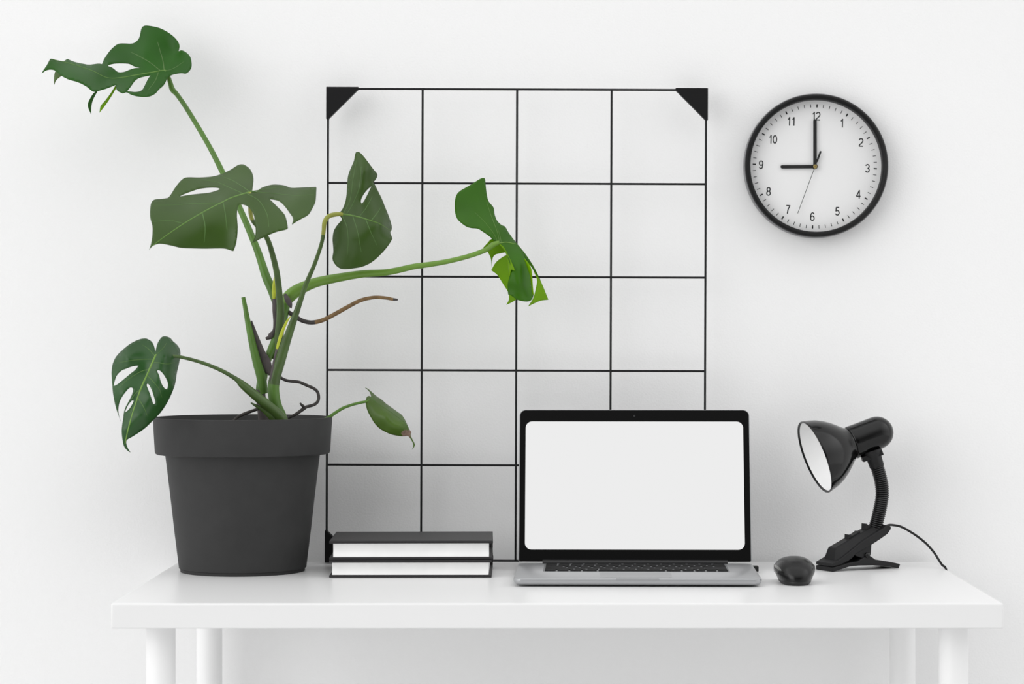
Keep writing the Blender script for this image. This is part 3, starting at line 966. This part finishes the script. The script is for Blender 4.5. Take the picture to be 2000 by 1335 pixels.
def hand(name, ang, r0, r1, wd, z, th=0.0006):
    b = MB()
    pts = []
    n = 8
    for i in range(n + 1):
        a = math.pi * i / n
        pts.append((wd / 2 * math.cos(a), r1 - wd / 2 + wd / 2 * math.sin(a)))
    for i in range(n + 1):
        a = math.pi + math.pi * i / n
        pts.append((wd / 2 * math.cos(a), r0 + wd / 2 + wd / 2 * math.sin(a)))
    m = R90 @ Matrix.Translation((HX, HZ, 0)) @ Matrix.Rotation(-ang, 4, 'Z')
    b.prism(pts, z, z + th, m)
    return b.build(name, M_hand, clock)


hand('hour_hand', math.radians(-90.3), -3.5 * CS, 67.5 * CS, 6.7 * CS, 0.0190)
hand('minute_hand', 0, -3.5 * CS, 92.8 * CS, 6.7 * CS, 0.0205)
b = MB()
aS = math.radians(200.4)
clock_box(b, aS, 0, 98 * CS, 1.1 * CS, 0.0222, 0.0226, HX, HZ)
clock_box(b, aS + math.pi, 0, 12 * CS, 1.6 * CS, 0.0222, 0.0226, HX, HZ)
clock_box(b, aS + math.pi, 10 * CS, 32 * CS, 3.6 * CS, 0.0221, 0.0227, HX, HZ)
b.build('second_hand', M_hand, clock)
b = MB()
b.lathe([(0.0, 0.0165), (5 * CS, 0.0165), (5 * CS, 0.0228), (0.0, 0.0229)], R90 @ Matrix.Translation((HX, HZ, 0)), seg=32)
hub = b.build('hub', M_hand, clock)
b = MB()
b.lathe([(0.0, 0.0225), (3.8 * CS, 0.0225), (3.8 * CS, 0.0240), (2.0 * CS, 0.0243), (1.6 * CS, 0.0237), (0.0, 0.0237)], R90 @ Matrix.Translation((HX, HZ, 0)), seg=24)
b.build('pin', M_brass, hub)
b = MB()
b.lathe([(0.0, 0.0285), (ro - 0.0093, 0.0285), (ro - 0.0093, 0.0270), (0.0, 0.0270)], R90, seg=96)
b.build('glass_pane', M_pane, clock)

# ------------------------------------------------------------------ books


def book(name, cx, yf, z0, wdt, dep, h, tb, rz, label, ins):
    """hardcover lying flat, fore-edge towards the viewer; origin at the middle of its front lower edge"""
    root = thing(name, (cx, yf, z0), label, 'book', rz, 'black hardcover books stacked beside the laptop')
    cv = MB()
    b = MB()
    b.box((0, dep / 2, tb / 2), (wdt, dep, tb))
    b.build('board', M_cover, root, bevel=0.0009)
    b = MB()
    b.box((0, dep / 2, h - tb / 2), (wdt, dep, tb))
    b.build('board', M_cover, root, bevel=0.0009)
    # rounded spine at the back
    b = MB()
    n = 8
    prof = [(dep - 0.003 + 0.006 * math.sin(math.pi * i / n), h * i / n) for i in range(n + 1)]
    prof += [(dep - 0.006, h - tb), (dep - 0.006, tb)]
    m = Matrix(((0, 0, 1, 0), (1, 0, 0, 0), (0, 1, 0, 0), (0, 0, 0, 1)))
    b.prism(prof, -wdt / 2, wdt / 2, m)
    b.build('spine', M_cover, root)
    # page block with a slightly hollow fore-edge
    b = MB()
    x0, x1 = -wdt / 2 + ins[0], wdt / 2 - ins[1]
    prof = []
    n = 10
    for i in range(n + 1):
        t = i / n
        prof.append((0.0035 + 0.0035 * math.sin(math.pi * t), tb + (h - 2 * tb) * t))
    prof += [(dep - 0.006, h - tb), (dep - 0.006, tb)]
    b.prism(prof, x0, x1, m)
    b.build('page_block', M_page, root)
    return root


Y1 = -(CAM_D - 3.652)
xl, xr = P(643, 1127, Y1).x, P(960, 1127, Y1).x
H1 = 0.0262
book('hardcover_book', (xl + xr) / 2, Y1, DESK_Z, xr - xl, 0.168, H1, 0.0040, math.radians(0.6),
     'thinner black hardcover book, lying flat on the desk under the other', (0.0042, 0.0045))
xl, xr = P(643.5, 1060, Y1 + 0.002).x, P(963, 1060, Y1 + 0.002).x
bk = book('hardcover_book', (xl + xr) / 2, Y1 + 0.001, DESK_Z + H1 + 0.0002, xr - xl, 0.169, 0.0285, 0.0042, math.radians(1.4),
          'thicker black hardcover book on top of the two book stack', (0.0055, 0.006))
b = MB()
b.tube(catmull([(0.118, 0.02, 0.024), (0.1195, 0.012, 0.018), (0.1200, 0.008, 0.010), (0.1215, 0.006, 0.004), (0.1212, 0.005, -0.004)], 6), [0.0006] * 25, seg=6)
b.build('ribbon_marker', M_cover, bk)

# ------------------------------------------------------------------ laptop
LD = 3.515
LX = P(1245.3, 1130, LD - CAM_D).x
lap = thing('laptop', (LX, LD - CAM_D, DESK_Z), 'open silver laptop with blank lit screen in the middle of the desk', 'laptop', math.radians(-1.1))
LW, LDP, ZB, ZT = 0.3555, 0.236, 0.0015, 0.0122


def rrect(w, h, r, n=8, cx=0, cy=0):
    pts = []
    for sx, sy, a0 in ((1, 1, 0), (-1, 1, 90), (-1, -1, 180), (1, -1, 270)):
        for i in range(n + 1):
            a = math.radians(a0 + 90 * i / n)
            pts.append((cx + sx * (w / 2 - r) + r * math.cos(a), cy + sy * (h / 2 - r) + r * math.sin(a)))
    return pts


def stack(mb, loops, mi=0, m=None):
    """skin a list of equal-length closed loops of 3D points, with flat ends"""
    n = len(loops[0])
    vs = [Vector(p) for l in loops for p in l]
    if m:
        vs = [m @ p for p in vs]
    fs = [list(range(n))[::-1], [(len(loops) - 1) * n + i for i in range(n)]]
    for j in range(len(loops) - 1):
        for i in range(n):
            k = (i + 1) % n
            fs.append([j * n + i, j * n + k, (j + 1) * n + k, (j + 1) * n + i])
    mb.add(vs, fs, mi)


b = MB()
lv = [(0.020, 0.0020), (0.007, 0.0024), (0.0025, 0.0036), (0.0007, 0.0055), (0.0, 0.0078), (0.0, 0.0115), (0.0007, 0.0122)]
stack(b, [[(x, y, z) for x, y in rrect(LW - 2 * i, LDP - 2 * i, 0.011, 8, 0, LDP / 2)] for i, z in lv])
base = b.build('base', M_alu, lap, angle=50)
for sx in (-1, 1):
    for yy in (0.035, LDP - 0.03):
        b = MB()
        b.lathe([(0.006, 0.0), (0.007, 0.0008), (0.007, 0.0035), (0, 0.0035)], Matrix.Translation((sx * 0.14, yy, 0)), seg=20, cap0=True)
        b.build('rubber_foot', M_rubber, base)
b = MB()      # opening notch in the middle of the front edge
stack(b, [[(x, 0.0045, z) for x, z in rrect(0.062, 0.0030, 0.0012, 4, 0, 0.0113)], [(x, -0.0003, z) for x, z in rrect(0.062, 0.0030, 0.0012, 4, 0, 0.0113)]])
b.build('lid_notch', M_alu, base)
# keyboard
kx0, kx1, ky0, ky1 = -0.1362, 0.1362, 0.105, 0.217
b = MB()
stack(b, [[(x, y, z) for x, y in rrect(kx1 - kx0 + 0.003, ky1 - ky0 + 0.003, 0.003, 4, 0, (ky0 + ky1) / 2)] for z in (ZT - 0.0008, ZT + 0.00015)])
kb = b.build('keyboard_well', M_keywell, lap)
rowsk = [[1.0] * 14, [1.0] * 13 + [1.5], [1.5] + [1.0] * 13, [1.8] + [1.0] * 11 + [1.8], [2.4] + [1.0] * 10 + [2.4], [1.0, 1.0, 1.0, 1.25, 5.4, 1.25, 1.0, 0.9, 0.9, 0.9]]
heights = [0.55, 1, 1, 1, 1, 1.05]
tot = sum(heights)
yy = ky1
cache = {}
for rw, hh in zip(rowsk, heights):
    kh = (ky1 - ky0) * hh / tot
    sw = sum(rw)
    xx = kx0
    for u in rw:
        kw = (kx1 - kx0) * u / sw
        key = (round(kw, 5), round(kh, 5))
        if key not in cache:
            b = MB()
            w_, h_ = kw - 0.0028, kh - 0.0028
            stack(b, [[(x, y, z) for x, y in rrect(w_, h_, 0.0018, 3)] for z in (0, 0.0009)] + [[(x, y, 0.0012) for x, y in rrect(w_ - 0.0008, h_ - 0.0008, 0.0016, 3)]])
            o = b.build('key', M_key, kb)
            cache[key] = o
        else:
            o = cache[key].copy()
            COL.objects.link(o)
            o.parent = kb
        o.location = (xx + kw / 2, yy - kh / 2, ZT + 0.0001)
        xx += kw
    yy -= kh
b = MB()
stack(b, [[(x, y, z) for x, y in rrect(0.104, 0.068, 0.003, 4, -0.002, 0.052)] for z in (ZT - 0.0006, ZT + 0.0002)])
b.build('trackpad', M_pad, lap)
# lid
TILT = math.radians(14)
LH = 0.2405
hinge_y = 0.2315
ML = Matrix.Translation((0, hinge_y, ZT - 0.001)) @ Matrix.Rotation(-TILT, 4, 'X') @ Matrix(((1, 0, 0, 0), (0, 0, 1, 0), (0, 1, 0, 0), (0, 0, 0, 1)))
# local frame of the lid: x right, y up along the lid, z away from the viewer


def lid_loop(w, r, y0, y1):
    pts = []
    h = y1 - y0
    for sx, sy, a0 in ((1, 1, 0), (-1, 1, 90), (-1, -1, 180), (1, -1, 270)):
        rr = r if sy > 0 else 0.002
        for i in range(9):
            a = math.radians(a0 + 90 * i / 8)
            pts.append((sx * (w / 2 - rr) + rr * math.cos(a), (y1 - rr if sy > 0 else y0 + rr) + rr * math.sin(a)))
    return pts


b = MB()
stack(b, [[(x, y, z) for x, y in lid_loop(LW - 2 * i, 0.0095, 0.004, LH)] for i, z in ((0.0004, 0.0), (0.0, 0.0006), (0.0, 0.0028), (0.004, 0.0048), (0.02, 0.0056))], m=ML)
lid = b.build('lid', M_alu, lap, angle=50)
b = MB()
stack(b, [[(x, y, z) for x, y in lid_loop(LW - 0.0022, 0.0088, 0.004, LH - 0.0009)] for z in (-0.0004, 0.0004)], m=ML)
b.build('bezel', M_bezel, lid)
b = MB()
sx0, sx1 = (1026.7 - 1240.5), (1454 - 1240.5)
SC = 3.772 / FPX
sy0, sy1 = 0.0222, 0.2218
stack(b, [[(x, y, z) for x, y in rrect((sx1 - sx0) * SC, sy1 - sy0, 13 * SC, 8, (sx0 + sx1) / 2 * SC, (sy0 + sy1) / 2)] for z in (-0.0007, -0.0003)], m=ML)
b.build('display', M_disp, lid, smooth=False)
b = MB()
b.lathe([(0.0, -0.00055), (0.0016, -0.00055), (0.0016, -0.0003)], ML @ Matrix.Translation((0.0, LH - 0.0098, 0)), seg=20)
b.build('webcam', M_hinge, lid)
b = MB()
m = Matrix.Translation((0, hinge_y + 0.0010, ZT + 0.0012)) @ Matrix.Rotation(math.radians(90), 4, 'Y')
b.lathe([(0.0, -0.141), (0.0042, -0.141), (0.0044, -0.140), (0.0044, 0.140), (0.0042, 0.141), (0.0, 0.141)], m, seg=24)
b.build('hinge', M_hinge, lap)

# plug in the right side of the laptop
pr = P(1475.5, 1106.5, -0.185)
plug = MB()
plug.box((pr.x - 0.0005, -0.19, DESK_Z + 0.0060), (0.0085, 0.017, 0.0080))
o = plug.build('usb_plug', M_rubber, loc=(pr.x, -0.19, DESK_Z), bevel=0.0009)
tag(o, 'small black plug stuck in the right side of the silver laptop', 'plug')

# ------------------------------------------------------------------ computer mouse
MYF = -(CAM_D - 3.530)
MX = P(1558.5, 1140, MYF).x
mouse = thing('computer_mouse', (MX, MYF + 0.05, DESK_Z), 'glossy black computer mouse on the desk between laptop and lamp', 'mouse')


def mouse_sections(levels, mi=0):
    """skin rings in plan: (half width, front y, back y, z, power)"""
    loops = []
    for hw, yf, yb, z in levels:
        cy, hl = (yf + yb) / 2, (yb - yf) / 2
        l = []
        for k in range(48):
            a = 2 * math.pi * k / 48
            ca, sa = math.cos(a), math.sin(a)
            pw = 0.86
            l.append((hw * math.copysign(abs(ca) ** pw, ca), cy + hl * math.copysign(abs(sa) ** pw, sa), z))
        loops.append(l)
    return loops


def roof(l, f):
    return [(x, y, f(x, y, z)) for x, y, z in l]


b = MB()
stack(b, mouse_sections([(0.0205, -0.049, 0.046, 0.0008), (0.0228, -0.0505, 0.0485, 0.0030), (0.0234, -0.0505, 0.0492, 0.0045), (0.0236, -0.0502, 0.0490, 0.0058)]))
b.build('base', M_mouseb, mouse, angle=60)
b = MB()
lev = [(0.0236, -0.0504, 0.0492, 0.0056), (0.0250, -0.0506, 0.0498, 0.0085), (0.0263, -0.0503, 0.0503, 0.0118), (0.0278, -0.0495, 0.0505, 0.0145), (0.0288, -0.0482, 0.0503, 0.0175), (0.0292, -0.0463, 0.0495, 0.0205), (0.0288, -0.0437, 0.0478, 0.0237),
       (0.0277, -0.0402, 0.0447, 0.0270), (0.0258, -0.0358, 0.0402, 0.0302), (0.0228, -0.0305, 0.0340, 0.0333), (0.0188, -0.0242, 0.0262, 0.0360), (0.0138, -0.0172, 0.0175, 0.0382), (0.0085, -0.0105, 0.0090, 0.0396), (0.0035, -0.0045, 0.0025, 0.0402)]
lev = [(hw, y0, y1, 0.0056 + (z - 0.0056) * 0.96) for hw, y0, y1, z in lev]
stack(b, mouse_sections(lev))
shell = b.build('shell', M_mouse, mouse, angle=60)
for sx in (-1, 1):
    b = MB()
    st = []
    for t in np.linspace(-1, 1, 13):
        y = t * 0.034 + 0.002
        hwm = 0.0290 * (max(0.0, 1 - abs((y - 0.002) / 0.0475) ** (2 / 0.86))) ** (0.86 / 2)
        hgt = 0.0058 * (1 - t * t) ** 0.5 + 0.0006
        st.append([(sx * (hwm + dx), y, 0.0205 + dz * hgt) for dx, dz in ((-0.0022, -1), (0.0002, -0.8), (0.0006, 0), (0.0002, 0.8), (-0.0022, 1))])
    stack(b, st)
    b.build('side_grip', M_mousegrip if sx < 0 else M_mouse, mouse, angle=60)
b = MB()
m = Matrix.Translation((0, 0.024, 0.0228)) @ Matrix.Rotation(math.radians(90), 4, 'Y')
b.lathe([(0.0, -0.003), (0.0085, -0.003), (0.0095, -0.0018), (0.0095, 0.0018), (0.0085, 0.003), (0.0, 0.003)], m, seg=28)
b.build('scroll_wheel', M_rubber, mouse)

# ------------------------------------------------------------------ clip lamp
TIP = P(1626, 1116, 3.739 - CAM_D)
TIP.z = DESK_Z
lamp = thing('clip_lamp', (TIP.x + 0.05, TIP.y + 0.03, DESK_Z), 'glossy black clip lamp with bent neck on the right of the desk', 'lamp')
yaw = math.radians(28)
U = Vector((math.cos(yaw), math.sin(yaw), 0))          # along the clamp, away to the right
Wv = Vector((-math.sin(yaw), math.cos(yaw), 0))        # across it, away from the viewer
CW = 0.045                                             # clamp width


def clampM():
    # local x = along, local y = up, local z = across
    return Matrix(((U.x, 0, Wv.x, TIP.x), (U.y, 0, Wv.y, TIP.y), (0, 1, 0, DESK_Z), (0, 0, 0, 1)))


CM = clampM()


def prof(l):
    return [(u * 1.06 / 1000, max(0.0, z - 0.046 * u) / 1000) for u, z in l]


def lpart(mb, name, mats, parent=lamp, **k):
    return shifted(mb, lamp).build(name, mats, parent, **k)


b = MB()
b.prism(prof([(0, 7.6), (0, 12.3), (12.1, 18.5), (29.8, 30.5), (53, 47), (89.4, 67.2), (95, 71.5), (100, 72), (103, 69.5), (103, 66), (96.8, 58), (82.9, 49.5), (69.8, 42), (40, 26.5), (34, 20.5), (27.9, 16.8), (14.9, 11.2)]), 0, CW, CM)
upj = lpart(b, 'upper_jaw', M_satin, bevel=0.0012)
b = MB()
st = []
for u, zb, zt, ab, at in ((9, 15.2, 17.5, 0.14, 0.20), (14, 18.5, 35.5, 0.10, 0.28), (20, 22, 39.0, 0.08, 0.30), (53, 45, 56.0, 0.08, 0.30), (79, 59, 68.0, 0.08, 0.30), (92, 66, 71.5, 0.10, 0.30)):
    (ub, hb), (ut, ht) = prof([(u, zb), (u, zt)])
    st.append([CM @ Vector(p) for p in ((ub, hb, ab * CW), (ut, ht, at * CW), (ut, ht, (1 - at) * CW), (ub, hb, (1 - ab) * CW))])
stack(b, st)
hs_ = lpart(b, 'switch_housing', M_satin, upj, bevel=0.0012)
for z0, z1 in ((0.002, 0.005), (CW - 0.005, CW - 0.002)):
    b = MB()
    b.prism(prof([(40, 29.5), (69.8, 44), (68.5, 26.2), (66, 21.5), (61.4, 19.2), (56.5, 20), (41, 24.6)]), z0, z1, CM)
    lpart(b, 'hinge_ear', M_satin, upj, bevel=0.0006)
b = MB()
b.prism(prof([(0, 0.0), (2, 0.1), (30, 8.2), (45.6, 9.6), (70.8, 9.9), (96.8, 8.6), (111.7, 6.4), (117, 5.4), (119.5, 11.9), (111.7, 13.6), (93, 16.6), (75.4, 19), (67.5, 24), (60, 24), (50, 19.7), (45, 16.0), (28, 13.6), (15, 9.8), (0, 6.6)]),
        0.0, CW, CM)
lpart(b, 'lower_jaw', M_satin, bevel=0.001)
b = MB()
zz = (25.4 - 0.046 * 61.4) / 1000
b.lathe([(0.0, -0.0022), (0.0026, -0.0020), (0.0042, -0.0008), (0.0045, 0.0), (0.0045, CW), (0.0042, CW + 0.0008), (0.0, CW + 0.0022)], CM @ Matrix.Translation((0.0651, zz, 0)), seg=24)
lpart(b, 'hinge_pin', M_gloss)
b = MB()
b.prism(prof([(39, 44), (39.5, 56), (41.5, 55.2), (46, 54.6), (52, 57.2), (58, 61.5), (60, 61), (58, 54)]), 0.37 * CW, 0.63 * CW, CM)
lpart(b, 'switch', M_satin, upj, bevel=0.0005)
b = MB()
b.prism(prof([(69, 60), (69.5, 73), (71.5, 72.8), (74, 69.5), (80, 71), (81, 64)]), 0.36 * CW, 0.64 * CW, CM)
lpart(b, 'neck_stop', M_satin, upj, bevel=0.0006)

# gooseneck
NY = TIP.y + 0.06
gp = [(1708, 1033, NY), (1712, 1020, NY), (1719, 992, NY), (1723, 966, NY), (1721, 940, NY), (1714, 914, NY), (1710, 903, NY)]
c = catmull([tuple(P(*q)) for q in gp], 40)
L = np.concatenate([[0], np.cumsum(np.linalg.norm(np.diff(c, axis=0), axis=1))])
NR, SUB = 34, 6
s = np.linspace(0, L[-1], NR * SUB + 1)
path = np.stack([np.interp(s, L, c[:, i]) for i in range(3)], 1)
rad = [0.0094 + 0.0014 * (0.5 - 0.5 * math.cos(2 * math.pi * i / SUB)) ** 0.7 for i in range(len(s))]
b = MB()
b.tube([Vector(p) for p in path], rad, seg=28)
lpart(b, 'gooseneck', M_goose, angle=80)

# lamp head
HU = 1.0 / 6.359 * (CAM_D + NY) / FPX                  # head drawing unit in metres
HC = P(1540 + 322 / 6.359, 790 + 652 / 6.359, NY - 0.012)   # centre of the shade opening
ai = math.radians(20.3)
out_tilt = math.radians(11.5)
axis = Vector((math.cos(ai) * math.cos(out_tilt), math.sin(out_tilt), math.sin(ai) * math.cos(out_tilt)))   # from the opening to the closed end
zx = axis.normalized()
xx_ = Vector((0, 0, 1)).cross(zx).normalized()
yy_ = zx.cross(xx_)
HM = Matrix(((xx_.x, yy_.x, zx.x, HC.x), (xx_.y, yy_.y, zx.y, HC.y), (xx_.z, yy_.z, zx.z, HC.z), (0, 0, 0, 1)))


def hp(l):
    return [(r * HU, t * HU) for t, r in l]


outer = [(0, 466), (8, 470), (25, 466), (60, 458), (100, 448), (165, 428), (240, 392), (320, 341), (380, 292), (430, 248), (465, 219), (490, 202), (505, 196)]
b = MB()
inner = [(t, r - 12) for t, r in outer[::-1]]
b.lathe(hp(outer + [(505, 186)] + inner[1:-2] + [(6, 448), (0, 456)]), HM, seg=96, closed=True)
shade = lpart(b, 'shade', M_gloss, angle=50)
b = MB()
inn = [(22, 447), (30, 446), (60, 439), (100, 431), (165, 413), (240, 377), (320, 328), (380, 279), (430, 235), (465, 206), (490, 188), (500, 150), (500, 0)]
b.lathe(hp(inn + [(503, 0), (503, 155), (493, 190), (466, 208), (381, 281), (241, 381), (101, 438), (26, 452), (23, 451)]), HM, seg=96)
lpart(b, 'shade_lining', M_liner, shade, angle=60)
b = MB()
hous = [(500, 0), (500, 188), (508, 203), (520, 208), (560, 207), (700, 206), (860, 205), (905, 201), (950, 187), (990, 165), (1025, 132), (1050, 96), (1066, 55), (1073, 22), (1075, 0)]
b.lathe(hp(hous), HM, seg=72)
lpart(b, 'socket_housing', M_gloss, angle=60)
b = MB()
b.lathe(hp([(498, 0), (498, 70), (430, 72), (400, 90), (350, 130), (290, 152), (230, 146), (180, 110), (150, 50), (146, 0)]), HM, seg=40)
lpart(b, 'bulb', M_bulb)
# collar between housing and neck
b = MB()
pa, pb = P(1704, 884, NY), P(1713, 911, NY)
ax = (pb - pa).normalized()
q = ax.to_track_quat('Z', 'Y').to_matrix().to_4x4()
CMx = Matrix.Translation(pa) @ q
ln = (pb - pa).length
b.lathe([(0.0, -0.004), (0.0150, -0.004), (0.0153, 0.0), (0.0140, 0.003), (0.0122, 0.0055), (0.0118, 0.008), (0.0112, ln), (0.0, ln)], CMx, seg=40)
b.box((0, 0, -0.003), (0.0330, 0.020, 0.008), 0, Matrix.Translation(P(1702, 886, NY)) @ Matrix.Rotation(-ai, 4, 'Y'))
lpart(b, 'collar', M_satin, bevel=0.0006)
# cord
b = MB()
cp = [P(1722, 1031, NY + 0.0), P(1735, 1025, NY + 0.008), P(1746, 1025, NY + 0.014), P(1762, 1029, NY + 0.020), P(1786, 1043, NY + 0.027), P(1808, 1060, NY + 0.03), P(1824, 1078, NY + 0.02), P(1835, 1095, NY - 0.005),
      Vector((DX1 - 0.004, -0.125, DESK_Z + 0.0055)), Vector((DX1 + 0.0022, -0.125, DESK_Z - 0.002)), Vector((DX1 + 0.0024, -0.125, DESK_Z - 0.03)), Vector((DX1 + 0.003, -0.125, DESK_Z - 0.2)),
      Vector((DX1 + 0.004, -0.125, 0.25)), Vector((DX1 + 0.004, -0.12, 0.03)), Vector((DX1 + 0.03, -0.11, 0.0035)), Vector((DX1 + 0.3, -0.06, 0.0035))]
c = catmull([tuple(p) for p in cp], 10)
b.tube([Vector(p) for p in c], [0.0018] * len(c), seg=10)
lpart(b, 'power_cord', M_rubber)
